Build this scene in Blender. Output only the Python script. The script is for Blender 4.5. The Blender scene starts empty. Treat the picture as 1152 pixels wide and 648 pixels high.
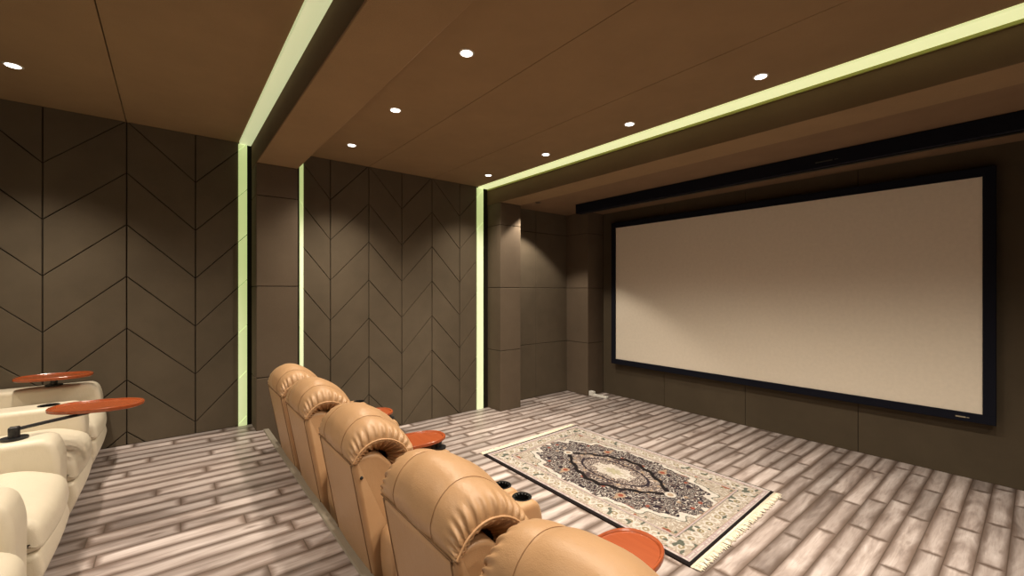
import bpy, bmesh, math, random
import numpy as np
from mathutils import Vector, Matrix
random.seed(7)
R = math.radians
C = bpy.context.scene.collection
V = Vector

# ------------------------------------------------------------------ helpers
class NT:
    def __init__(s, name):
        s.m = bpy.data.materials.new(name); s.m.use_nodes = True
        s.t = s.m.node_tree; s.n = s.t.nodes; s.l = s.t.links
        s.b = s.n['Principled BSDF']
    def add(s, kind, **kw):
        n = s.n.new(kind)
        for k, v in kw.items():
            if hasattr(n, k): setattr(n, k, v)
            else: n.inputs[k.replace('_', ' ')].default_value = v
        return n
    def link(s, a, b): s.l.new(a, b)
    def put(s, v, sock):
        if hasattr(v, 'links') or hasattr(v, 'is_linked'): s.link(v, sock)
        else: sock.default_value = v
    def math(s, op, a, b=0.0, c=0.0, clamp=False):
        n = s.n.new('ShaderNodeMath'); n.operation = op; n.use_clamp = clamp
        s.put(a, n.inputs[0]); s.put(b, n.inputs[1]); s.put(c, n.inputs[2])
        return n.outputs[0]
    def mix(s, f, a, b, mode='MIX'):
        n = s.n.new('ShaderNodeMix'); n.data_type = 'RGBA'; n.blend_type = mode
        s.put(f, n.inputs[0])
        for v, k in ((a, 6), (b, 7)):
            if isinstance(v, tuple): v = (*v[:3], 1)
            s.put(v, n.inputs[k])
        return n.outputs[2]
    def ramp(s, f, stops):
        n = s.n.new('ShaderNodeValToRGB'); e = n.color_ramp.elements
        while len(e) < len(stops): e.new(0.5)
        for i, (p, c) in enumerate(stops):
            e[i].position = p; e[i].color = (*c[:3], 1) if isinstance(c, tuple) else (c, c, c, 1)
        s.link(f, n.inputs[0]); return n.outputs[0]
    def noise(s, vec, scale, detail=2, rough=.5, dist=0):
        n = s.add('ShaderNodeTexNoise'); n.inputs['Scale'].default_value = scale
        n.inputs['Detail'].default_value = detail; n.inputs['Roughness'].default_value = rough
        n.inputs['Distortion'].default_value = dist
        if vec is not None: s.link(vec, n.inputs['Vector'])
        return n.outputs['Fac']
    def obj(s): return s.add('ShaderNodeTexCoord').outputs['Object']
    def mapped(s, vec, sc):
        n = s.add('ShaderNodeMapping'); n.inputs['Scale'].default_value = sc
        s.link(vec, n.inputs['Vector']); return n.outputs[0]
    def bump(s, h, strength=.2, dist=.01):
        n = s.add('ShaderNodeBump'); n.inputs['Strength'].default_value = strength
        n.inputs['Distance'].default_value = dist
        s.link(h, n.inputs['Height']); s.link(n.outputs[0], s.b.inputs['Normal'])
    def base(s, v, rough=.6, metal=0., spec=.5):
        if isinstance(v, tuple): v = (*v[:3], 1)
        s.put(v, s.b.inputs['Base Color'])
        s.put(rough, s.b.inputs['Roughness']); s.b.inputs['Metallic'].default_value = metal
        s.b.inputs['Specular IOR Level'].default_value = spec
        return s.m

def fabric(name, col, var=.18, rough=.85, scale=260, spec=.25):
    n = NT(name); o = n.obj()
    f = n.noise(o, scale, 2, .6); g = n.noise(o, 3.5, 4, .6)
    k = n.math('ADD', n.math('MULTIPLY', f, var * 1.6), n.math('MULTIPLY', g, var * 1.2))
    dark = tuple(c * (1 - var) for c in col); lite = tuple(min(1, c * (1 + var * .9)) for c in col)
    n.bump(f, .35, .002)
    return n.base(n.mix(n.math('SUBTRACT', k, var * .9 - .0, clamp=False), dark, lite) if False else
                  n.mix(n.ramp(n.math('ADD', n.math('MULTIPLY', f, .55), n.math('MULTIPLY', g, .45)), [(.3, 0.), (.7, 1.)]), dark, lite),
                  rough, 0, spec)

def leather(name, col, rough=.42):
    n = NT(name); o = n.obj()
    g = n.noise(o, 4, 3, .6); v = n.add('ShaderNodeTexVoronoi'); v.inputs['Scale'].default_value = 330
    n.link(o, v.inputs['Vector'])
    w = n.noise(n.mapped(o, (1, 1.4, 1)), 22, 3, .6)
    h = n.math('ADD', n.math('MULTIPLY', v.outputs['Distance'], .25), n.math('MULTIPLY', w, 1.6))
    n.bump(h, .3, .004)
    return n.base(n.mix(g, tuple(c * .88 for c in col), tuple(min(1, c * 1.1) for c in col)), rough, 0, .45)

def plain(name, col, rough=.5, metal=0., spec=.5):
    n = NT(name); g = n.noise(n.obj(), 30, 2)
    return n.base(n.mix(g, tuple(c * .93 for c in col), tuple(min(1, c * 1.05) for c in col)), rough, metal, spec)

def emit(name, col, strength):
    n = NT(name); n.base((.8, .8, .8), .5)
    n.b.inputs['Emission Color'].default_value = (*col, 1)
    n.b.inputs['Emission Strength'].default_value = strength
    return n.m

def plank_mat():
    n = NT('whitewashed_planks'); W, L = .119, 1.5
    pos = n.obj()
    sx = n.add('ShaderNodeSeparateXYZ'); n.link(pos, sx.inputs[0])
    x = n.math('DIVIDE', sx.outputs[0], W); row = n.math('FLOOR', x); fx = n.math('FRACT', x)
    wn = n.add('ShaderNodeTexWhiteNoise', noise_dimensions='1D'); n.link(row, wn.inputs['W'])
    y = n.math('ADD', n.math('DIVIDE', sx.outputs[1], L), n.math('MULTIPLY', wn.outputs['Value'], 7.0))
    cy = n.math('FLOOR', y); fy = n.math('FRACT', y)
    # each long board may be cut once at a random place
    cb = n.add('ShaderNodeCombineXYZ'); n.link(row, cb.inputs[0]); n.link(cy, cb.inputs[1])
    w2 = n.add('ShaderNodeTexWhiteNoise', noise_dimensions='3D'); n.link(cb.outputs[0], w2.inputs['Vector'])
    cut = n.math('ADD', n.math('MULTIPLY', w2.outputs['Value'], .36), .32)
    side = n.math('GREATER_THAN', fy, cut)
    cid = n.add('ShaderNodeCombineXYZ'); n.link(row, cid.inputs[0]); n.link(cy, cid.inputs[1]); n.link(side, cid.inputs[2])
    w3 = n.add('ShaderNodeTexWhiteNoise', noise_dimensions='3D'); n.link(cid.outputs[0], w3.inputs['Vector'])
    ex = n.math('MULTIPLY', n.math('SUBTRACT', .5, n.math('ABSOLUTE', n.math('SUBTRACT', fx, .5))), W)
    ey0 = n.math('SUBTRACT', .5, n.math('ABSOLUTE', n.math('SUBTRACT', fy, .5)))
    ey1 = n.math('ABSOLUTE', n.math('SUBTRACT', fy, cut))
    ey = n.math('MULTIPLY', n.math('MINIMUM', ey0, ey1), L)
    e = n.math('MINIMUM', ex, ey)
    # grain, shifted per board
    off = n.add('ShaderNodeVectorMath', operation='SCALE'); n.link(w3.outputs['Color'], off.inputs[0]); off.inputs['Scale'].default_value = 9
    pv = n.add('ShaderNodeVectorMath', operation='ADD'); n.link(pos, pv.inputs[0]); n.link(off.outputs[0], pv.inputs[1])
    g1 = n.noise(n.mapped(pv.outputs[0], (30, 3.0, 1)), 1.0, 5, .65, .6)
    g2 = n.noise(n.mapped(pv.outputs[0], (9, 1.6, 1)), 1.0, 3, .6, 1.0)
    g3 = n.noise(n.mapped(pv.outputs[0], (120, 8, 1)), 1.0, 3, .6)
    kn = n.add('ShaderNodeTexVoronoi'); kn.inputs['Scale'].default_value = 1.0
    n.link(n.mapped(pv.outputs[0], (8, 2.6, 1)), kn.inputs['Vector'])
    knot = n.ramp(n.math('ADD', kn.outputs['Distance'], n.math('MULTIPLY', g1, .18)), [(.13, 1.), (.24, 0.)])
    ew = n.math('ADD', e, n.math('MULTIPLY', n.math('SUBTRACT', g2, .5), .034))
    wash = n.ramp(ew, [(.003, 0.), (.013, .22), (.036, 1.)])
    tone = n.math('ADD', n.math('MULTIPLY', g2, .7), n.math('MULTIPLY', g1, .3))
    light = n.ramp(tone, [(.30, (.20, .160, .150)), (.48, (.42, .36, .345)), (.68, (.62, .56, .555))])
    dark = n.mix(g1, (.095, .066, .054), (.20, .148, .127))
    c = n.mix(wash, dark, light)
    c = n.mix(n.math('MULTIPLY', n.ramp(g3, [(.5, 0.), (.7, 1.)]), .25), c, (.16, .11, .09))
    c = n.mix(n.math('MULTIPLY', knot, .75), c, (.13, .09, .07))
    bright = n.math('ADD', .64, n.math('MULTIPLY', w3.outputs['Value'], .46))
    hs = n.add('ShaderNodeHueSaturation'); n.link(c, hs.inputs['Color']); n.link(bright, hs.inputs['Value'])
    gap = n.ramp(e, [(.0, .8), (.003, 0.)])
    c = n.mix(gap, hs.outputs[0], (.05, .034, .026))
    n.bump(n.math('ADD', n.math('MULTIPLY', g1, .3), n.math('SUBTRACT', 1.0, gap)), .25, .003)
    return n.base(c, n.math('ADD', .30, n.math('MULTIPLY', g1, .22)), 0, .5)

def wood_mat():
    n = NT('red_varnished_wood'); o = n.obj()
    g = n.noise(n.mapped(o, (4, 60, 4)), 1.0, 4, .6, .4)
    return n.base(n.mix(g, (.24, .046, .013), (.37, .088, .026)), .24, 0, .6)

M = {}
M['wall'] = fabric('taupe_acoustic_fabric', (.112, .090, .064), .20, .92, 320, .15)
M['pilaster'] = fabric('brown_acoustic_fabric', (.120, .092, .066), .16, .9, 320, .15)
M['screenwall'] = fabric('umber_acoustic_fabric', (.078, .062, .042), .16, .92, 320, .12)
M['ceiling'] = fabric('brown_ceiling_fabric', (.265, .178, .098), .14, .9, 240, .15)
M['groove'] = plain('dark_groove', (.018, .014, .010), .9, 0, .1)
M['floor'] = plank_mat()
M['wood'] = wood_mat()
M['tan'] = leather('tan_leather', (.455, .275, .145))
M['cream'] = leather('cream_leather', (.70, .64, .52), .38)
M['thread'] = plain('brown_thread', (.20, .11, .05), .7)
M['cthread'] = plain('cream_thread', (.42, .36, .26), .7)
M['black'] = plain('black_plastic', (.012, .012, .014), .4)
M['velvet'] = plain('black_velvet_frame', (.006, .007, .014), .85, 0, .15)
M['void'] = plain('cup_inside_black', (.006, .006, .006), .5, 0, .3)
M['screen'] = plain('matte_screen_fabric', (.79, .73, .63), .85, 0, .2)
M['white'] = plain('white_plastic', (.75, .75, .72), .4)
M['ring'] = plain('white_trim_ring', (.55, .50, .42), .4)
M['bronze'] = plain('bronze_trim', (.16, .10, .06), .5)
M['lens'] = emit('downlight_lens', (1, .95, .88), 4)
M['led'] = emit('led_diffuser', (.66, .84, .30), .30)
M['ledc'] = emit('led_diffuser_cove', (.84, .90, .42), .41)
M['ledn'] = emit('led_diffuser_near', (.72, .80, .42), .30)
M['profile'] = plain('led_glow_profile', (.30, .31, .07), .45)  # LED glow on the beam lip, put into the yellow colour
M['nosing'] = plain('aluminium_nosing', (.30, .27, .22), .45, .3)
M['edge_dark'] = plain('dark_rug_binding', (.018, .013, .012), .95, 0, .1)
M['fringe'] = plain('cream_cotton', (.74, .68, .56), .9, 0, .1)
M['silver'] = plain('silver_emblem', (.45, .42, .32), .35, .6)

def setp(o, label=None, cat=None, group=None, kind=None):
    if label: o['label'] = label
    if cat: o['category'] = cat
    if group: o['group'] = group
    if kind: o['kind'] = kind
    return o
def mesh_obj(name, bm, mat, parent=None, smooth=False, loc=None):
    bmesh.ops.recalc_face_normals(bm, faces=bm.faces)
    me = bpy.data.meshes.new(name); bm.to_mesh(me); bm.free()
    if smooth: me.polygons.foreach_set('use_smooth', [True] * len(me.polygons))
    o = bpy.data.objects.new(name, me); C.objects.link(o)
    for m in (mat if isinstance(mat, (list, tuple)) else [mat]): me.materials.append(m)
    if parent: o.parent = parent
    if loc: o.location = loc
    return o
def struct(name, bm, mat): return setp(mesh_obj(name, bm, mat), kind='structure')
def empty(name, loc, rz=0):
    o = bpy.data.objects.new(name, None); C.objects.link(o); o.empty_display_size = .1
    o.location = loc; o.rotation_euler = (0, 0, rz); return o
def box(bm, a, b, bevel=0, mi=0, seg=2):
    r = bmesh.ops.create_cube(bm, size=1)
    vs = r['verts']; a = V(a); b = V(b)
    for v in vs: v.co = V(((v.co.x + .5) * (b.x - a.x) + a.x, (v.co.y + .5) * (b.y - a.y) + a.y, (v.co.z + .5) * (b.z - a.z) + a.z))
    fs = list({f for v in vs for f in v.link_faces})
    for f in fs: f.material_index = mi
    if bevel:
        es = list({e for f in fs for e in f.edges})
        r = bmesh.ops.bevel(bm, geom=es, offset=bevel, segments=seg, profile=.5, affect='EDGES')
        for f in r['faces']: f.material_index = mi
def prism(bm, pts, x0, x1, mi=0, bevel=0, seg=2, axis='x'):
    """polygon pts in (y,z) extruded along x (or (x,y) along z when axis is z)"""
    mk = (lambda p, t: (t, p[0], p[1])) if axis == 'x' else (lambda p, t: (p[0], p[1], t))
    A = [bm.verts.new(mk(p, x0)) for p in pts]; B = [bm.verts.new(mk(p, x1)) for p in pts]
    fs = [bm.faces.new(A), bm.faces.new(B[::-1])]
    n = len(pts)
    for i in range(n): fs.append(bm.faces.new((A[i], B[i], B[(i + 1) % n], A[(i + 1) % n])))
    bmesh.ops.recalc_face_normals(bm, faces=fs)
    for f in fs: f.material_index = mi
    if bevel:
        es = list({e for f in fs for e in f.edges})
        bmesh.ops.bevel(bm, geom=es, offset=bevel, segments=seg, profile=.5, affect='EDGES')
def cyl(bm, p, r, z0, z1, seg=32, r2=None, caps=True):
    T = Matrix.Translation((p[0], p[1], (z0 + z1) / 2))
    bmesh.ops.create_cone(bm, cap_ends=caps, segments=seg, radius1=r, radius2=r if r2 is None else r2, depth=z1 - z0, matrix=T)
def tube(bm, pts, r, seg=8):
    pts = [V(p) for p in pts]; rings = []
    for i, p in enumerate(pts):
        d = (pts[min(i + 1, len(pts) - 1)] - pts[max(i - 1, 0)]).normalized()
        u = d.cross(V((0, 0, 1)))
        if u.length < .05: u = d.cross(V((1, 0, 0)))
        u.normalize(); w = d.cross(u).normalized()
        rings.append([bm.verts.new(p + (u * math.cos(2 * math.pi * k / seg) + w * math.sin(2 * math.pi * k / seg)) * r) for k in range(seg)])
    for a, b in zip(rings, rings[1:]):
        for k in range(seg): bm.faces.new((a[k], a[(k + 1) % seg], b[(k + 1) % seg], b[k]))
    bm.faces.new(rings[0]); bm.faces.new(rings[-1][::-1])
def baked(o):
    """apply the modifiers of o into its own mesh"""
    dg = bpy.context.evaluated_depsgraph_get()
    me = bpy.data.meshes.new_from_object(o.evaluated_get(dg)); o.modifiers.clear(); o.data = me; return o

# ------------------------------------------------------------------ camera
cam = bpy.data.cameras.new('camera'); co = bpy.data.objects.new('camera', cam); C.objects.link(co)
cam.sensor_width = 36; cam.lens = 478 * 36 / 1152; cam.shift_y = 3 / 1152; cam.clip_start = .05
co.location = (0, 0, 1.6)
co.rotation_euler = (R(90), 0, math.atan2(.779, .627))
bpy.context.scene.camera = co

# ------------------------------------------------------------------ room
XW, XR, YB, YS, ZC = -4.75, 1.7, -2.7, 5.31, 3.0
ZB, ZR = 2.77, 2.80                    # beam soffit, recess ceiling
RY, RZ = .715, .32                     # riser edge and height
bm = bmesh.new(); box(bm, (XW - .15, RY - .05, -.1), (XR + .1, YS + .15, 0)); struct('floor', bm, M['floor'])
bm = bmesh.new(); box(bm, (XW + .001, YB, 0), (XR, RY - .05, RZ)); struct('floor_riser', bm, M['floor'])
bm = bmesh.new()
prism(bm, [(RY - .05, .0), (RY, .0), (RY, RZ - .004), (RY - .004, RZ + .006), (RY - .045, RZ + .008), (RY - .05, RZ + .002)], XW + .001, XR)
struct('trim_1', bm, M['nosing'])

# chevron wall: bevelled panels in front of a dark backing
seams = [-2.62, -2.15, -1.685, -1.22, -.755, -.28, .178, .585, .985, 1.335, 1.75, 2.145, 2.544, 2.947, 3.35]
vee = {-.755, .178, 1.335, 2.145, 2.947, -1.685, -2.62}
LV = [1.715 + .43 * k for k in range(-6, 5)]
def clip(poly, ax, val, keep_less):
    out = []
    for i in range(len(poly)):
        a, b = poly[i], poly[(i + 1) % len(poly)]
        ia = (a[ax] <= val) if keep_less else (a[ax] >= val); ib = (b[ax] <= val) if keep_less else (b[ax] >= val)
        if ia: out.append(a)
        if ia != ib:
            t = (val - a[ax]) / (b[ax] - a[ax]); out.append(tuple(a[k] + t * (b[k] - a[k]) for k in (0, 1)))
    return out
def cellpolys(y0, y1, rising, za, zb, g):
    """panels between two vertical seams, cut by slanted grooves"""
    for z in LV:
        if rising: p = [(y0 + g, z - .43 + g * 1.2), (y1 - g, z + g * 1.2), (y1 - g, z + .43 - g * 1.2), (y0 + g, z - g * 1.2)]
        else: p = [(y0 + g, z + g * 1.2), (y1 - g, z - .43 + g * 1.2), (y1 - g, z - g * 1.2), (y0 + g, z + .43 - g * 1.2)]
        p = clip(p, 1, zb, True)
        if len(p) > 2: p = clip(p, 1, za, False)
        if len(p) > 2: yield p
bm = bmesh.new()
box(bm, (XW - .15, YB, -.05), (XW - .014, YS + .1, 3.1), mi=1)
def facet(bm, p, x, depth=.014, bev=.004, mi=0):
    """a padded panel: flat face, chamfered rim"""
    cyx = sum(q[0] for q in p) / len(p); cz = sum(q[1] for q in p) / len(p)
    L = [bm.verts.new((x - depth, *q)) for q in p]
    Mid = [bm.verts.new((x - bev, *q)) for q in p]
    def sh(q):
        d = math.hypot(q[0] - cyx, q[1] - cz); k = max(0, 1 - bev * 1.3 / max(d, .01)); return (cyx + (q[0] - cyx) * k, cz + (q[1] - cz) * k)
    T = [bm.verts.new((x, *sh(q))) for q in p]
    n = len(p); fs = [bm.faces.new(T)]
    for i in range(n):
        j = (i + 1) % n
        fs.append(bm.faces.new((L[i], L[j], Mid[j], Mid[i]))); fs.append(bm.faces.new((Mid[i], Mid[j], T[j], T[i])))
    for f in fs: f.material_index = mi
strips = [(.503, .572), (1.030, 1.066), (3.213, 3.312)]
for y0, y1 in zip(seams, seams[1:]):
    rising = y0 in vee
    za = RZ if y1 < RY else 0
    for p in cellpolys(y0, y1, rising, za, ZC, .0034):
        parts = [p]
        for s0, s1 in strips + [(.572, 1.030), (3.312, 9)]:
            q2 = []
            for q in parts:
                for lo in (clip(q, 0, s0, True), clip(q, 0, s1, False)):
                    if len(lo) > 2: q2.append(lo)
            parts = q2
        for q in parts: facet(bm, q, XW)
# plain panels in the recess beyond the second pilaster
HS = [0, .80, 1.64, 2.475, ZC]
for y0, y1 in ((3.75, 4.286), (4.286, 4.95)):
    for z0, z1 in zip(HS, HS[1:]):
        z1 = min(z1, ZR + .1)
        facet(bm, [(y0 + .003, z0 + .003), (y1 - .003, z0 + .003), (y1 - .003, z1 - .003), (y0 + .003, z1 - .003)], XW)
struct('wall_left', bm, [M['wall'], M['groove']])

# screen wall, with the corner column left of the screen
bm = bmesh.new()
box(bm, (XW - .1, YS + .012, -.05), (XR + .1, YS + .15, 3.1), mi=1)
xs = [-4.31, -3.25, -2.19, -1.13, -.07, .99, XR]
for a, b in zip(xs, xs[1:]): box(bm, (a + .002, YS, 0), (b - .002, YS + .02, 2.86), bevel=.002, seg=1)
struct('wall_front', bm, [M['screenwall'], M['groove']])
def block_column(name, x0, x1, y0, y1, z0, z1):
    bm = bmesh.new()
    zs = [z for z in (0, .80, 1.64, 2.475) if z < z1]; zs = [max(z0, zs[0])] + zs[1:] + [z1]
    box(bm, (x0, y0 + .01, z0), (x1 - .01, y1 - .01, z1), mi=1)
    for a, b in zip(zs, zs[1:]): box(bm, (x0, y0, a + (.003 if a > z0 else 0)), (x1, y1, b - .003), bevel=.005, mi=0)
    return struct(name, bm, [M['pilaster'], M['groove']])
block_column('corner_column', XW - .01, -4.31, 4.95, YS, 0, ZR)
block_column('wall_pilaster', XW - .01, -4.47, 3.40, 3.75, 0, ZB)
block_column('wall_pilaster', XW - .01, -4.47, .612, .957, 0, ZB)

# ceiling, beams, recess soffit
M['beam_shade'] = fabric('ceiling_fabric_beam_shade', (.125, .082, .050), .14, .9, 240, .12)  # beam front faces: their shade is put into a darker fabric colour
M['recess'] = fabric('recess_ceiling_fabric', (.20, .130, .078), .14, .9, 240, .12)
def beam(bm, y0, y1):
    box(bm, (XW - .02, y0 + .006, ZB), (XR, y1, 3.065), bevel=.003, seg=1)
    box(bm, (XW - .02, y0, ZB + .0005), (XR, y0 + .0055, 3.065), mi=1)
bm = bmesh.new()
box(bm, (XW - .15, YB - .1, 3.06), (XR + .1, 3.60, 3.16), mi=1)
cuts = [YB, -1.25, -.283, .508]
for a, b in zip(cuts, cuts[1:]): box(bm, (XW - .02, a + .003, ZC), (XR, b - .003, 3.065))
cuts = [.957, 1.75, 2.55, 3.235]
for a, b in zip(cuts, cuts[1:]): box(bm, (XW - .02, a + .0025, ZC), (XR, b - .0025, 3.065))
struct('ceiling', bm, [M['ceiling'], M['groove']])
bm = bmesh.new(); beam(bm, .612, .957); struct('ceiling_beam', bm, [M['ceiling'], M['beam_shade']])
bm = bmesh.new(); beam(bm, 3.40, 3.75); struct('ceiling_beam', bm, [M['ceiling'], M['beam_shade']])
bm = bmesh.new(); box(bm, (XW - .02, 3.75, ZR), (XR, YS + .02, 3.0)); struct('ceiling_recess', bm, M['recess'])
bm = bmesh.new(); box(bm, (XR, YB - .1, -.05), (XR + .1, YS + .1, 3.1)); struct('wall_right', bm, M['wall'])
bm = bmesh.new(); box(bm, (XW - .1, YB - .1, -.05), (XR + .1, YB, 3.1)); struct('wall_back', bm, M['wall'])

# ------------------------------------------------------------------ LED lines
def wall_led(y0, y1, za, zb, label, rising, ys0, ys1):
    bm = bmesh.new()
    for p in cellpolys(ys0, ys1, rising, za, zb, .0025):
        q = clip(p, 0, y0, False)
        if len(q) > 2: q = clip(q, 0, y1, True)
        if len(q) > 2: prism(bm, q, XW - .013, XW + .015)
    o = mesh_obj('led_strip_light', bm, M['led'])
    return setp(o, label, 'strip light', 'vertical LED lines on the panelled wall')
wall_led(.503, .572, RZ, 2.985, 'tall glowing yellow-green LED line left of the nearer wall pilaster', True, .178, .585)
wall_led(1.032, 1.066, .003, 2.985, 'thin glowing LED line just right of the nearer wall pilaster, above the farthest tan recliner', False, .985, 1.335)
wall_led(3.213, 3.312, .003, 2.985, 'tall glowing LED line left of the far pilaster, reaching the lower floor', True, 2.947, 3.35)
def cove(y0, y1, label, prof=False, m='ledc'):
    t = empty('cove_light', ((XW + XR) / 2, (y0 + y1) / 2, ZC + .004)); L = (XR - XW) / 2
    bm = bmesh.new(); box(bm, (-L, y0 - t.location.y, -.017), (L, y1 - t.location.y, .02)); mesh_obj('diffuser', bm, M[m], t)
    if prof:
        bm = bmesh.new(); box(bm, (-L, y1 + .001 - t.location.y, -.036), (L, 3.3995 - t.location.y, .02)); mesh_obj('profile', bm, M['profile'], t)
    setp(t, label, 'strip light', 'LED coves in the ceiling')
cove(.511, .606, 'wide pale green LED cove in the ceiling along the nearer beam', m='ledn')
cove(3.238, 3.385, 'long bright LED cove in the ceiling along the beam before the screen', True)

# ------------------------------------------------------------------ downlights
def spot(loc, power, size=128, blend=1.0, col=(1, .86, .68), rad=.05):
    l = bpy.data.lights.new('lamp', 'SPOT'); l.energy = power; l.spot_size = R(size); l.spot_blend = blend
    l.color = col; l.shadow_soft_size = rad
    o = bpy.data.objects.new('lamp', l); C.objects.link(o); o.location = loc; return o
ring = lens = None
def downlight(x, y, z, label, power, deep=False, **kw):
    t = empty('ceiling_downlight', (x, y, z))
    bm = bmesh.new(); n = 40
    prof = [(.030, .004), (.033, -.003), (.040, -.006), (.046, -.003), (.047, .001)]
    rings = [[bm.verts.new((r * math.cos(2 * math.pi * k / n), r * math.sin(2 * math.pi * k / n), h)) for k in range(n)] for r, h in prof]
    for a, b in zip(rings, rings[1:]):
        for k in range(n): bm.faces.new((a[k], a[(k + 1) % n], b[(k + 1) % n], b[k]))
    mesh_obj('trim_ring', bm, M['bronze'] if deep else M['ring'], t, smooth=True)
    bm = bmesh.new()
    cyl(bm, (0, 0), .034, -.005, .004, 32); mesh_obj('lens', bm, M['void'] if deep else M['lens'], t)
    s = spot((0, 0, -.02), power, **kw); s.parent = t
    setp(t, label, 'ceiling light', 'recessed ceiling downlights')
P, PF, PW = 58, 90, 78
names13 = {-4.147: 'recessed downlight by the panelled wall, farthest of the row above the tan recliners',
           -3.13: 'middle one of the three recessed downlights above the tan recliners',
           -2.117: 'largest recessed downlight, nearest of the row above the tan recliners'}
for x, l in names13.items(): downlight(x, 1.36, ZC, l, PW if x < -4 else P, size=100 if x < -4 else 156, blend=.9)
names30 = {-4.19: 'tiny recessed downlight at the corner where the front cove meets the wall line',
           -3.18: 'second small downlight from the wall beside the front cove',
           -2.16: 'third small downlight from the wall beside the front cove',
           -1.143: 'nearest downlight beside the front cove, above the right part of the screen'}
for x, l in names30.items(): downlight(x, 3.005, ZC, l, PF if x > -4 else PW * .9, size=127 if x > -4 else 104)
downlight(-4.0, -.76, ZC, 'recessed downlight over the cream recliners at the left edge', PW, size=104, blend=.9)
# the same rows go on outside the picture
for x, y in ((-.12, 3.005), (.9, 3.005), (-1.1, 1.36), (-.1, 1.36), (.9, 1.36), (-3.0, -.76), (-2.0, -.76), (-1.0, -.76), (0., -.76)):
    downlight(x, y, ZC, 'recessed downlight in the ceiling outside the photo', PF if y > 3 else P * (.8 if y < 0 else 1), size=127 if y > 3 else (156 if y > 0 else 120))
downlight(-4.28, 3.90, ZR, 'small dark deep-set downlight in the recess beside the far pilaster', 62, deep=True, size=104, blend=.3)

# ------------------------------------------------------------------ screen
t = empty('projection_screen', (-2.151, 5.235, .50)); X0, X1, Z0, Z1, FW = -1.929, 1.929, 0, 2.117, .075
bm = bmesh.new()
for a, b in (((X0, Z0), (X1, Z0 + FW)), ((X0, Z1 - FW), (X1, Z1)), ((X0, Z0 + FW), (X0 + FW, Z1 - FW)), ((X1 - FW, Z0 + FW), (X1, Z1 - FW))):
    box(bm, (a[0], -.02, a[1]), (b[0], .035, b[1]), bevel=.003, seg=1)
mesh_obj('frame', bm, M['velvet'], t)
bm = bmesh.new(); box(bm, (X0 + FW - .01, -.002, Z0 + FW - .01), (X1 - FW + .01, .01, Z1 - FW + .01)); mesh_obj('screen_surface', bm, M['screen'], t)
bm = bmesh.new()
box(bm, (1.70, -.0225, .030), (1.76, -.0203, .040)); box(bm, (1.765, -.0225, .032), (1.78, -.0203, .038)); mesh_obj('emblem', bm, M['silver'], t)
for x in (-1.4, 0, 1.4):
    bm = bmesh.new(); box(bm, (x - .05, .034, .1), (x + .05, .0745, 2.0)); mesh_obj('mounting_bracket', bm, M['black'], t)
setp(t, 'wide blank projection screen in a black frame on the front wall', 'projection screen')
t = empty('screen_cassette', (-1.2, 4.46, ZR - .003))
bm = bmesh.new(); box(bm, (-2.856, -.06, -.125), (2.85, .06, 0), bevel=.006); mesh_obj('housing', bm, M['velvet'], t)
bm = bmesh.new(); box(bm, (-2.80, -.015, -.132), (2.8, .015, -.1245)); mesh_obj('slot', bm, M['void'], t)
bm = bmesh.new(); box(bm, (-.03, -.064, -.085), (.09, -.059, -.075)); box(bm, (.105, -.064, -.083), (.13, -.059, -.077)); mesh_obj('badge', bm, plain('dim_badge', (.05, .055, .05), .4, .3), t)
setp(t, 'long black screen housing under the ceiling in front of the projection screen', 'screen housing')

# ------------------------------------------------------------------ socket by the column
t = empty('power_strip', (-4.13, 5.02, 0), R(4))
bm = bmesh.new(); box(bm, (-.13, -.028, .001), (.13, .028, .036), bevel=.007); mesh_obj('casing', bm, M['white'], t)
for k in range(3):
    bm = bmesh.new(); cyl(bm, (-.04 + k * .055, 0), .014, .0355, .0368, 20); mesh_obj('outlet', bm, M['ring'], t)
setp(t, 'white power strip lying on the floor by the corner column', 'power strip')
t = empty('plug_adapter', (-4.27, 5.0, 0))
bm = bmesh.new(); box(bm, (-.042, -.03, .001), (.042, .03, .075), bevel=.008); mesh_obj('body', bm, M['white'], t)
bm = bmesh.new(); tube(bm, [(-.04, 0, .02), (-.07, .0, .008), (-.13, -.02, .006), (-.18, -.03, .006)], .004); mesh_obj('cable', bm, M['white'], t)
setp(t, 'white cube adapter on the floor left of the power strip', 'adapter')

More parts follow.
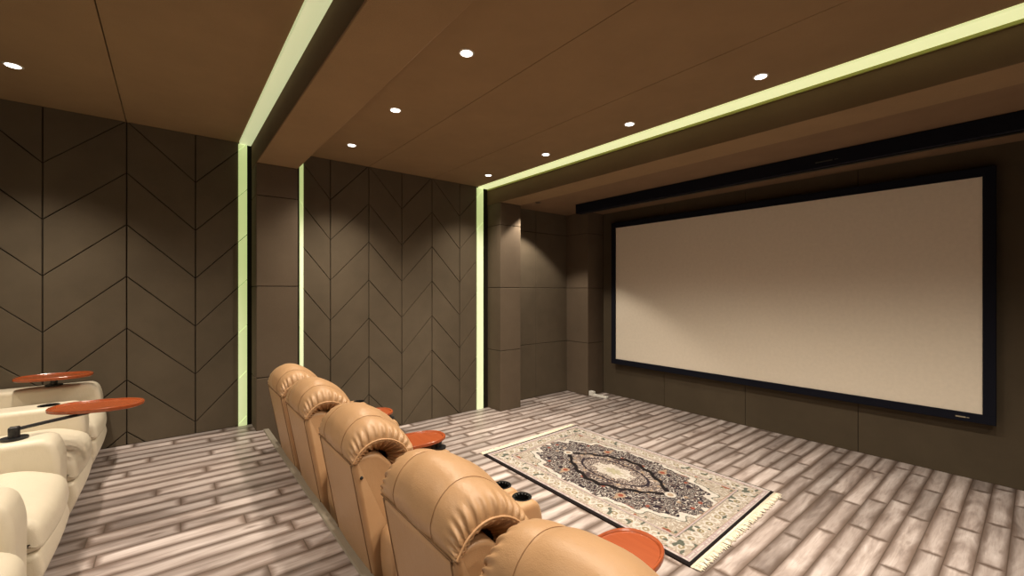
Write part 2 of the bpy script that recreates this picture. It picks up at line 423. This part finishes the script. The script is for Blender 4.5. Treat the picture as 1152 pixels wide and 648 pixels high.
# ------------------------------------------------------------------ rug
def value_noise(x, y, seed):
    rs = np.random.RandomState(seed); G = rs.rand(256, 256)
    xi = np.floor(x).astype(int); yi = np.floor(y).astype(int); fx = x - xi; fy = y - yi
    fx = fx * fx * (3 - 2 * fx); fy = fy * fy * (3 - 2 * fy)
    g = lambda a, b: G[a % 256, b % 256]
    return (g(xi, yi) * (1 - fx) + g(xi + 1, yi) * fx) * (1 - fy) + (g(xi, yi + 1) * (1 - fx) + g(xi + 1, yi + 1) * fx) * fy
def make_rug():
    A, B, D, E = V((-3.385, 2.372)), V((-1.268, 2.34)), V((-1.322, 3.718)), V((-3.44, 3.732))
    hx, hy = 1.06, .685; nx, ny = 520, 340
    gx, gy = np.meshgrid(np.linspace(0, 1, nx), np.linspace(0, 1, ny))
    P_ = (1 - gx)[..., None] * (1 - gy)[..., None] * np.array(A) + gx[..., None] * (1 - gy)[..., None] * np.array(B) + gx[..., None] * gy[..., None] * np.array(D) + (1 - gx)[..., None] * gy[..., None] * np.array(E)
    p = (gx * 2 - 1) * hx; q = (gy * 2 - 1) * hy; ap, aq = np.abs(p), np.abs(q)
    e = np.minimum(hx - ap, hy - aq)
    wx = value_noise(ap * 14 + 3, aq * 14, 1) - .5; wy = value_noise(ap * 14, aq * 14 + 9, 2) - .5
    u, v = ap + wx * .05, aq + wy * .05
    n1 = value_noise(u * 20, v * 20, 3) + .5 * value_noise(u * 40, v * 40, 4)
    n2 = value_noise(ap * 17, aq * 17, 5); n3 = value_noise(ap * 30, aq * 30, 6); n4 = value_noise(p * 90, q * 90, 8)
    line = np.abs((n1 * 3.6) % 1 - .5)
    th = np.arctan2(aq / .47, ap / .83)
    rm = ((ap / .86) ** 2.0 + (aq / .465) ** 2.0) ** (1 / 2.0) + .035 * np.cos(th * 16) + .025 * np.cos(th * 30)
    col = np.empty((ny, nx, 3)); c = lambda *a: np.array(a, float)
    CRE, BEI, TAN, OLV, NAV, BLK, RUS, LAV, GRN = c(.52, .485, .42), c(.33, .28, .215), c(.33, .24, .16), c(.27, .22, .13), c(.022, .016, .022), c(.012, .009, .009), c(.24, .06, .035), c(.40, .32, .31), c(.10, .11, .085)
    # spandrels
    col[:] = BEI; col[line < .13] = CRE; col[(n2 > .72)] = OLV; col[(n2 > .75) & (n3 > .6)] = RUS
    col[(n3 < .16)] = GRN
    # dark field with pale scrolls
    inn = rm < 1.0; col[inn] = NAV
    col[inn & (line < .105)] = CRE * .95; col[inn & (line > .43)] = c(.22, .16, .13)
    col[inn & (n2 > .84)] = RUS; col[inn & (n2 < .14)] = TAN
    ring_ = (rm > .985) & (rm < 1.06); col[ring_] = CRE; col[(rm > 1.06) & (rm < 1.075)] = GRN
    # lens-shaped medallion with black outline
    sm = aq / .285 + (ap / .53) ** 1.7 + .035 * np.cos(ap * 42)
    lens_in = sm < 1; col[lens_in] = c(.06, .045, .045); col[lens_in & (line < .15)] = c(.50, .43, .36); col[lens_in & (line > .455)] = c(.30, .22, .16)
    col[lens_in & (n2 > .82)] = TAN
    col[(sm > .95) & (sm < 1.10)] = BLK
    for px_, r_ in ((.55, .045), (.30, .04)):
        d = np.hypot(ap - px_, aq - (.0 if px_ > .5 else .31)); col[(d < r_)] = CRE if px_ > .5 else TAN; col[d < r_ * .55] = TAN if px_ > .5 else RUS
    rc = np.hypot(ap / .20, aq / .105) + .12 * np.cos(np.arctan2(aq / .105, ap / .2) * 8)
    col[(rc < 1)] = CRE; col[(rc < 1) & (line > .36)] = BEI; col[(rc < .42)] = c(.36, .33, .22)
    rr = np.hypot(ap / .34, aq / .17); col[(rr > .96) & (rr < 1.04)] = NAV
    # borders
    bd = (e < .215); col[bd] = CRE * .95
    main = (e > .06) & (e < .19); s = np.where(hx - ap < hy - aq, aq, ap); m = (e - .125)
    col[main] = BEI * 1.08
    sc = np.abs(m - .035 * np.sin(s * 2 * math.pi / .13)); col[main & (sc < .011)] = CRE
    col[main & (np.abs(np.hypot((s % .065) - .0325, m * .8) - .022) < .006)] = CRE
    col[main & (line < .12)] = CRE
    fl = np.hypot(((s + .03) % .13) - .065, m * 1.1); col[main & (fl < .026)] = OLV; col[main & (fl < .010)] = CRE
    col[main & (n3 < .20)] = GRN
    col[(e > .19) & (e < .196)] = GRN; col[(e > .196) & (e < .208)] = LAV; col[(e > .208) & (e < .214)] = TAN
    col[(e > .022) & (e < .054)] = LAV; col[(e > .054) & (e < .060)] = TAN; col[(e > .034) & (e < .042) & (n4 > .4)] = CRE
    wide = np.where(q < -hy + .030, True, False) | (ap > hx - .020)
    col[wide | (e < .011)] = BLK
    col *= (.72 + .26 * n4)[..., None] * np.array([.97, .98, 1.06])
    # mesh
    z = .011 + .0015 * np.sin(p * 5) * 0 + .0008 * n4
    verts = np.dstack([P_, z]).reshape(-1, 3); N = nx * ny
    i = np.arange(ny - 1)[:, None] * nx + np.arange(nx - 1)[None, :]
    faces = np.stack([i, i + 1, i + nx + 1, i + nx], -1).reshape(-1, 4)
    me = bpy.data.meshes.new('pile'); me.from_pydata(verts.tolist(), [], faces.tolist())
    ca = me.color_attributes.new('rug_dye', 'FLOAT_COLOR', 'POINT')
    ca.data.foreach_set('color', np.concatenate([col.reshape(-1, 3), np.ones((N, 1))], 1).astype(np.float32).ravel())
    n = NT('woven_wool'); a = n.add('ShaderNodeAttribute', attribute_name='rug_dye')
    n.bump(n.noise(n.obj(), 420, 2), .5, .003); n.base(a.outputs['Color'], .92, 0, .1)
    me.materials.append(n.m)
    root = empty('persian_rug', (0, 0, 0)); setp(root, 'cream and navy persian rug with fringes on the plank floor', 'rug')
    ctr = (A + B + D + E) / 4; root.location = (ctr.x, ctr.y, 0)
    o = bpy.data.objects.new('pile', me); C.objects.link(o); o.parent = root; o.location = (-ctr.x, -ctr.y, 0)
    bm = bmesh.new(); q4 = [A, B, D, E]; g = .004
    prism(bm, [tuple(w + (w - ctr) .normalized() * g) for w in q4], .0005, .0105, axis='z')
    b = mesh_obj('binding', bm, M['edge_dark'], root); b.location = (-ctr.x, -ctr.y, 0)
    def fringe(p0, p1, out, L, loose):
        bm = bmesh.new(); n = 170; d = (p1 - p0)
        # woven selvedge
        w = .018 if loose else .03
        prism(bm, [tuple(p0), tuple(p1), tuple(p1 + out * w), tuple(p0 + out * w)], .001, .009, axis='z')
        for k in range(n):
            f = (k + .5) / n; a = p0 + d * f + out * (w * .8); ln = L * random.uniform(.75, 1.1)
            sw = random.gauss(0, .25 if loose else .08); tip = a + out * ln + d.normalized() * ln * sw
            mid = a + out * ln * .5 + d.normalized() * ln * sw * random.uniform(0, .6)
            tube(bm, [(*a, .006), (*mid, .010 if loose else .007), (*(mid * .4 + tip * .6), .008), (*tip, .0045)], random.uniform(.0028, .0042), 5)
        o = mesh_obj('fringe', bm, M['fringe'], root, True); o.location = (-ctr.x, -ctr.y, 0)
    fringe(B, D, (B - A).normalized(), .055, True)
    fringe(E, A, (A - B).normalized(), .045, False)
make_rug()

# ------------------------------------------------------------------ recliners
def hood_mesh(W, pc, pe, xs):
    """roll-shaped head cushion: centre profile pc, end profile pe (lists of (y,z)), gathers towards both ends"""
    def dense(p, n):
        P_ = [V((*a, 0)) for a in p]; out = []
        m = len(P_) - 1
        for k in range(n):
            t = k / (n - 1) * m; i = min(int(t), m - 1); f = t - i
            a, b, c, d = P_[max(i - 1, 0)], P_[i], P_[i + 1], P_[min(i + 2, m)]
            out.append(.5 * ((2 * b) + (c - a) * f + (2 * a - 5 * b + 4 * c - d) * f * f + (3 * b - a - 3 * c + d) * f ** 3))
        return out
    n = 210; c = dense(pc, n); e = dense(pe, n)
    cen = V((sum(q.x for q in e) / n, sum(q.y for q in e) / n - .04, 0))
    rnd = random.Random(3); ph = [rnd.uniform(0, 6.28) for _ in range(6)]
    def gather(t, side):
        # pleats fade out at both feet of the arch
        w = min(1, t / .10) * min(1, (1 - t) / .15)
        s = math.sin(t * 118 + ph[0] + side + 1.6 * math.sin(t * 17 + ph[1])) + .5 * math.sin(t * 71 + ph[2] + side)
        s = math.copysign(abs(s) ** .8, s)
        return s * w
    half = W / 2; CR = .22
    cols = []          # list of (x, f blend, gatherAmp, inset)
    nd = 20
    for k in range(nd + 1):                        # seam -> end
        t = k / nd; x = xs + (half - xs) * math.sin(t * math.pi / 2)
        f = (1 - CR) * math.cos(t * math.pi / 2) ** .9; cols.append((x, f, .0125 * max(0, (t - .34) / .66) ** 1.3, 0))
    cols.append((half + .005, -.03, .001, 0)); cols.append((half + .004, -.09, .001, 0))     # piping bead
    for t in (.25, .5, .75, 1.0): cols.append((half - .085 * t, -.10 - .55 * t, .0085 * (1 - t * .6), 0))
    line = [(-x, f, a, s) for x, f, a, s in cols[::-1]]
    inner = [(x, 1 - CR * (x / xs) ** 2, 0, 0) for x in np.linspace(-xs, xs, 14)[1:-1]]
    allc = [(*q, -1) for q in line] + [(*q, 0) for q in inner] + [(*q, 1) for q in cols]
    bm = bmesh.new(); rows = []
    for x, f, amp, s, sd in allc:
        r = []
        for i in range(n):
            t = i / (n - 1); a, b = c[i], e[i]
            p = b + (a - b) * f if f >= 0 else b + (cen - b) * (-f)
            if f < 0 and i == 0: pass
            rad = (a - cen); rad.normalize()
            if sd != 0: p = p + rad * gather(t, sd) * amp
            else:
                p = p + rad * (.004 * math.cos(x / xs * 1.4) + .0015 * math.sin(x * 40 + t * 12))
            # soft seam groove
            if abs(abs(x) - xs) < 1e-4: p = p - rad * .0022
            r.append(bm.verts.new((x, p.x, p.y)))
        rows.append(r)
    for a, b in zip(rows, rows[1:]):
        for i in range(n - 1): bm.faces.new((a[i], a[i + 1], b[i + 1], b[i]))
    return bm, c, e

def rounded(pts, r, n=5):
    out = []; m = len(pts)
    for i in range(m):
        p, a, b = V(pts[i][:2]), V(pts[i - 1][:2]), V(pts[(i + 1) % m][:2])
        rr = pts[i][2] if len(pts[i]) > 2 else r
        u, w = (a - p), (b - p); rr = min(rr, u.length * .48, w.length * .48); u.normalize(); w.normalize()
        for k in range(n + 1):
            t = k / n; q = (p + u * rr) * (1 - t) ** 2 + p * 2 * t * (1 - t) + (p + w * rr) * t * t; out.append((q.x, q.y))
    return out

def soft_prism(bm, prof, x0, x1, rb, puff=0.0):
    """extruded outline whose two end faces are rounded over by radius rb"""
    cen = V((sum(p[0] for p in prof) / len(prof), sum(p[1] for p in prof) / len(prof)))
    nrm = []; m = len(prof)
    for i in range(m):
        a, b = V(prof[i - 1]), V(prof[(i + 1) % m]); d = (b - a)
        if d.length < 1e-9: d = V((1, 0))
        nn = V((d.y, -d.x)).normalized()
        nrm.append(nn)
    area = sum(prof[i][0] * prof[(i + 1) % m][1] - prof[(i + 1) % m][0] * prof[i][1] for i in range(m))
    sg = 1 if area > 0 else -1
    rows = []; K = 6; st = []
    for k in range(K + 1):
        a = math.pi / 2 * k / K; st.append((x0 + rb * (1 - math.sin(a)), rb * (1 - math.cos(a))))
    st = [(x0 + rb * (1 - math.cos(a)), rb * (1 - math.sin(a))) for a in [math.pi / 2 * k / K for k in range(K + 1)]]
    mid = [(x0 + rb + (x1 - x0 - 2 * rb) * t, -puff * math.sin(math.pi * t)) for t in (np.linspace(0, 1, 8)[1:-1] if puff else [])]
    st2 = [(x1 - (x - x0), s) for x, s in st[::-1]]
    for x, s in st + mid + st2:
        rows.append([bm.verts.new((x, p[0] - nn.x * s * sg, p[1] - nn.y * s * sg)) for p, nn in zip(prof, nrm)])
    for a, b in zip(rows, rows[1:]):
        for i in range(m): bm.faces.new((a[i], a[(i + 1) % m], b[(i + 1) % m], b[i]))
    bm.faces.new(rows[0]); bm.faces.new(rows[-1])

def cup_parts(arm, x, y, z):
    bm = bmesh.new(); n = 36
    prof = [(.050, .0005), (.049, .0018), (.044, .002), (.042, -.002), (.041, -.07), (.0, -.07)]
    prev = None
    for r, h in prof:
        if r == 0:
            cv = bm.verts.new((x, y, z + h))
            for k in range(n): bm.faces.new((prev[k], prev[(k + 1) % n], cv))
            break
        cur = [bm.verts.new((x + r * math.cos(2 * math.pi * k / n), y + r * math.sin(2 * math.pi * k / n), z + h)) for k in range(n)]
        if prev:
            for k in range(n): bm.faces.new((prev[k], prev[(k + 1) % n], cur[(k + 1) % n], cur[k]))
        prev = cur
    for k in range(14):      # rubber grip teeth
        a0 = 2 * math.pi * k / 14; a1 = a0 + .30; am = (a0 + a1) / 2
        P3 = [bm.verts.new((x + r * math.cos(a), y + r * math.sin(a), z - .001 - .004 * (r < .04))) for r, a in ((.0425, a0), (.0425, a1), (.031, am))]
        bm.faces.new(P3)
    mesh_obj('cup_holder', bm, M['void'], arm)
def cut_cup(o, x, y, z):
    bm = bmesh.new(); cyl(bm, (x, y), .0445, z - .075, z + .05, 36); c = mesh_obj('cutter', bm, M['void'])
    md = o.modifiers.new('b', 'BOOLEAN'); md.operation = 'DIFFERENCE'; md.object = c; md.solver = 'EXACT'
    bpy.context.view_layer.update(); par = o.parent; o.parent = None; bpy.context.view_layer.update()
    baked(o); o.parent = par; bpy.data.objects.remove(c, do_unlink=True)

def tray_parts(root, pivot, center, ang, zt, zarm, name_mat='wood'):
    """wooden swivel tray on a black bracket, everything in the recliner's own space"""
    t = empty('swivel_tray', (pivot[0], pivot[1], zarm)); t.parent = root
    px, py = center[0] - pivot[0], center[1] - pivot[1]; h = zt - zarm
    bm = bmesh.new(); L, Wd, n = .205, .128, 14; pts = []
    for k in range(64):
        a = 2 * math.pi * k / 64; ca, sa = math.cos(a), math.sin(a)
        pts.append((math.copysign(abs(ca) ** .82, ca) * L, math.copysign(abs(sa) ** .86, sa) * Wd))
    T = Matrix.Translation((px, py, 0)) @ Matrix.Rotation(ang, 4, 'Z')
    rows = []
    for s, z in ((.96, -.012), (.995, -.008), (1, 0), (.995, .007), (.975, .010), (.93, .010), (.905, .006), (.895, .003)):
        rows.append([bm.verts.new(T @ V((x * s, y * s, z + h))) for x, y in pts])
    for a, b in zip(rows, rows[1:]):
        for k in range(64): bm.faces.new((a[k], a[(k + 1) % 64], b[(k + 1) % 64], b[k]))
    bm.faces.new(rows[0]); bm.faces.new(rows[-1])
    setp(mesh_obj('tray_top', bm, M['wood'], t, False), 'reddish wood tray top')
    bm = bmesh.new(); cyl(bm, (0, 0), .048, .001, .010, 32); cyl(bm, (0, 0), .020, .009, .048, 24)
    k = .6; box(bm, (-.018, -.018, .036), (.018, .018, .060), bevel=.005)
    mesh_obj('pivot_mount', bm, M['black'], t)
    bm = bmesh.new(); e = (px * .8, py * .8)
    if math.hypot(px, py) < .06: e = (px * .8 + .1 * math.cos(ang), py * .8 + .1 * math.sin(ang))
    tube(bm, [(0, 0, .046), (e[0] * .5, e[1] * .5, .046 + (h - .07) * .5), (e[0], e[1], h - .026)], .0085, 10)
    cyl(bm, e, .030, h - .028, h - .0115, 24)
    mesh_obj('bracket', bm, M['black'], t)

def recliner(root, mat, thr, W, D, back_lean, arms, zs=.45, za=.565, seat_out=.06):
    """local: +y faces the screen, y=0 is the rear of the base.  arms: (x centre, width, 'cup'/'tray'/None, args)"""
    hw = W / 2
    # back body
    bl = back_lean
    prof = rounded([(0.0, .09, .02), (-bl, .835, .03), (-bl + .035, .868, .03), (-bl + .115, .872, .045), (-bl + .19, .80, .06), (.20, .42, .05), (.22, .09, .03)], .02)
    bm = bmesh.new(); soft_prism(bm, prof, -hw + .004, hw - .004, .018, .006); mesh_obj('backrest', bm, mat, root, True)
    # front pads of the back
    bm = bmesh.new()
    soft_prism(bm, rounded([(.10 - bl * .55, .64), (.25, .40), (.36, .44), (.31, .58), (.24 - bl * .5, .74), (.19 - bl * .6, .75)], .05), -hw + .012, hw - .012, .03, .012)
    mesh_obj('lumbar_cushion', bm, mat, root, True)
    # welt down both rear edges
    for s in (-1, 1):
        bm = bmesh.new(); tube(bm, [(s * (hw - .020), -bl * f - .001 - .0015, .10 + .745 * f) for f in np.linspace(0.02, .985, 8)], .0028, 6)
        mesh_obj('seam_welt', bm, thr, root, True)
    bm = bmesh.new()
    tube(bm, [(x, -bl - .004, .846) for x in np.linspace(-hw + .01, hw - .01, 10)], .0035, 6)
    mesh_obj('seam_welt', bm, thr, root, True)
    # head cushion
    o = -bl
    pc = [(o - .002, .850), (o - .014, .905), (o + .008, .972), (o + .055, 1.018), (o + .110, 1.031), (o + .175, 1.014), (o + .245, .965), (o + .303, .900), (o + .338, .825), (o + .335, .755), (o + .295, .700), (o + .250, .680)]
    pe = [(o + .000, .850), (o + .012, .868), (o + .035, .898), (o + .078, .924), (o + .128, .930), (o + .182, .916), (o + .230, .882), (o + .256, .835), (o + .260, .780), (o + .245, .725), (o + .225, .690)]
    bm, c, e = hood_mesh(W + .012, pc, pe, hw - .125)
    hd = mesh_obj('head_cushion', bm, mat, root, True)
    for s in (-1, 1):
        bm = bmesh.new(); tube(bm, [(s * (hw + .0095), q.x, q.y) for q in e[2:-2:5]], .0038, 6)
        mesh_obj('piping', bm, thr if mat is M['cream'] else M['piping'], hd, True); bm = bmesh.new()
        tube(bm, [(s * (hw - .125), q.x * .78 + w_.x * .22, q.y * .78 + w_.y * .22) for q, w_ in zip(c[1:-2:5], e[1:-2:5])], .0010, 5)
        mesh_obj('stitched_seam', bm, M['stitch'] if mat is M['tan'] else thr, hd, True)
    # seat, footrest, base
    ys = .22
    bm = bmesh.new()
    soft_prism(bm, rounded([(ys, .27), (ys, zs - .02), (ys + .1, zs), (D - .10, zs + .012), (D + seat_out - .01, zs - .05), (D + seat_out, zs - .16), (D + seat_out - .05, .27)], .06), -hw + .004, hw - .004, .045, .012)
    mesh_obj('seat', bm, mat, root, True)
    bm = bmesh.new()
    soft_prism(bm, rounded([(D - .05, .07), (D - .05, .275), (D + seat_out - .015, .275), (D + seat_out + .0, .20), (D + seat_out - .05, .07)], .025), -hw + .008, hw - .008, .025, .006)
    mesh_obj('footrest', bm, mat, root, True)
    bm = bmesh.new(); box(bm, (-hw + .02, .03, 0), (hw - .02, D - .03, .10), bevel=.008)
    mesh_obj('base', bm, M['black'], root)
    for x, w, kind, args in arms:
        bm = bmesh.new()
        prof = rounded([(.03, .035, .04), (-.022, za - .16, .06), (-.02, za - .02, .07), (.10, za, .05), (D - .02, za, .065), (D + .012, za - .10, .08), (D + .008, .035, .04)], .04)
        soft_prism(bm, prof, x - w / 2 + .001, x + w / 2 - .001, .030)
        a = mesh_obj('armrest', bm, mat, root, True)
        if kind == 'cup':
            y = args.get('y', D - .072)
            cut_cup(a, x, y, za)
            a.data.polygons.foreach_set('use_smooth', [abs(p.normal.z) < .98 for p in a.data.polygons])
            cup_parts(a, x, y, za)
        elif kind == 'tray':
            tray_parts(root, (x, args.get('py', D - .072)), args['c'], args['ang'], args['z'], za)
M['stitch'] = plain('tan_stitching', (.33, .18, .085), .6)
M['piping'] = plain('tan_piping', (.60, .36, .19), .5)

# front row: five tan recliners on the lower floor
TW, PITCH, AW = .523, .8675, .168
YT = .752
tan_specs = [
    (-3.63, 'farthest tan leather recliner of the front row, nearest the panelled wall', (.16, 'cup', {}), (.145, 'tray', dict(c=(.34, .44), ang=R(88), z=.635))),
    (-2.96, 'second tan leather recliner from the panelled wall', None, (.152, None, {})),
    (-2.13, 'middle tan leather recliner of the front row, red tray beside its left arm', (.152, 'tray', dict(c=(-.40, .48), ang=R(88), z=.635)), (.162, 'cup', {})),
    (-1.28, 'second nearest tan recliner, two cup holders to its left, red tray to its right', (.162, 'cup', {}), (.126, 'tray', dict(c=(.325, .515), ang=R(95), z=.635))),
    (-.63, 'nearest tan leather recliner, cut off at the bottom edge of the photo', None, (.16, 'cup', {})),
]
for i, (cx, lab, aL, aR) in enumerate(tan_specs):
    arms = []
    for sd, a in ((-1, aL), (1, aR)):
        if a: arms.append((sd * (TW / 2 + a[0] / 2 + .001), a[0], a[1], a[2]))
    r = empty('recliner', (cx, YT, 0)); recliner(r, M['tan'], M['thread'], TW, .69, .137, arms, za=.57, seat_out=-.045)
    if i == 2:
        bm = bmesh.new(); bmesh.ops.create_uvsphere(bm, u_segments=12, v_segments=8, radius=.008, matrix=Matrix.Translation((TW / 2 - .004, -.095, .775)))
        mesh_obj('release_button', bm, M['black'], r, True)
    setp(r, lab, 'recliner', 'tan recliners of the front row')

# rear row: cream recliners on the riser
CW, CP = .58, .78
YR = -.425 - .93
cream = [(-4.24, 'cream leather recliner nearest the panelled wall with a red tray over its far arm'),
         (-3.46, 'second cream recliner from the panelled wall, cup holder on its far arm'),
         (-2.68, 'cream recliner under the round red tray on a long black bracket'),
         (-1.90, 'nearest cream recliner, only its front corner showing at the bottom left')]
for i, (cx, lab) in enumerate(cream):
    r = empty('recliner', (cx, YR, RZ)); xa = CW / 2 + .1
    if i == 0: arms = [(-xa + .01, .18, 'tray', dict(c=(-.26, .70), ang=R(84), z=.655, py=.68))]
    elif i == 1: arms = [(-xa, .199, 'cup', dict(y=.77))]
    elif i == 2: arms = [(-xa, .199, 'tray', dict(c=(-.61, 1.04), ang=R(70), z=.64, py=.775))]
    else: arms = [(-xa, .199, None, {}), (xa, .199, None, {})]
    recliner(r, M['cream'], M['cthread'], CW, .93, .10, arms, zs=.445, za=.57, seat_out=.05)
    setp(r, lab, 'recliner', 'cream recliners of the rear row')

# ------------------------------------------------------------------ world and view
w = bpy.data.worlds.new('world'); bpy.context.scene.world = w; w.use_nodes = True
w.node_tree.nodes['Background'].inputs[0].default_value = (.9, .75, .6, 1)
w.node_tree.nodes['Background'].inputs[1].default_value = .02
vs = bpy.context.scene.view_settings
vs.view_transform = 'Standard'; vs.look = 'None'; vs.exposure = 0.9; vs.gamma = 1; vs.use_curve_mapping = False
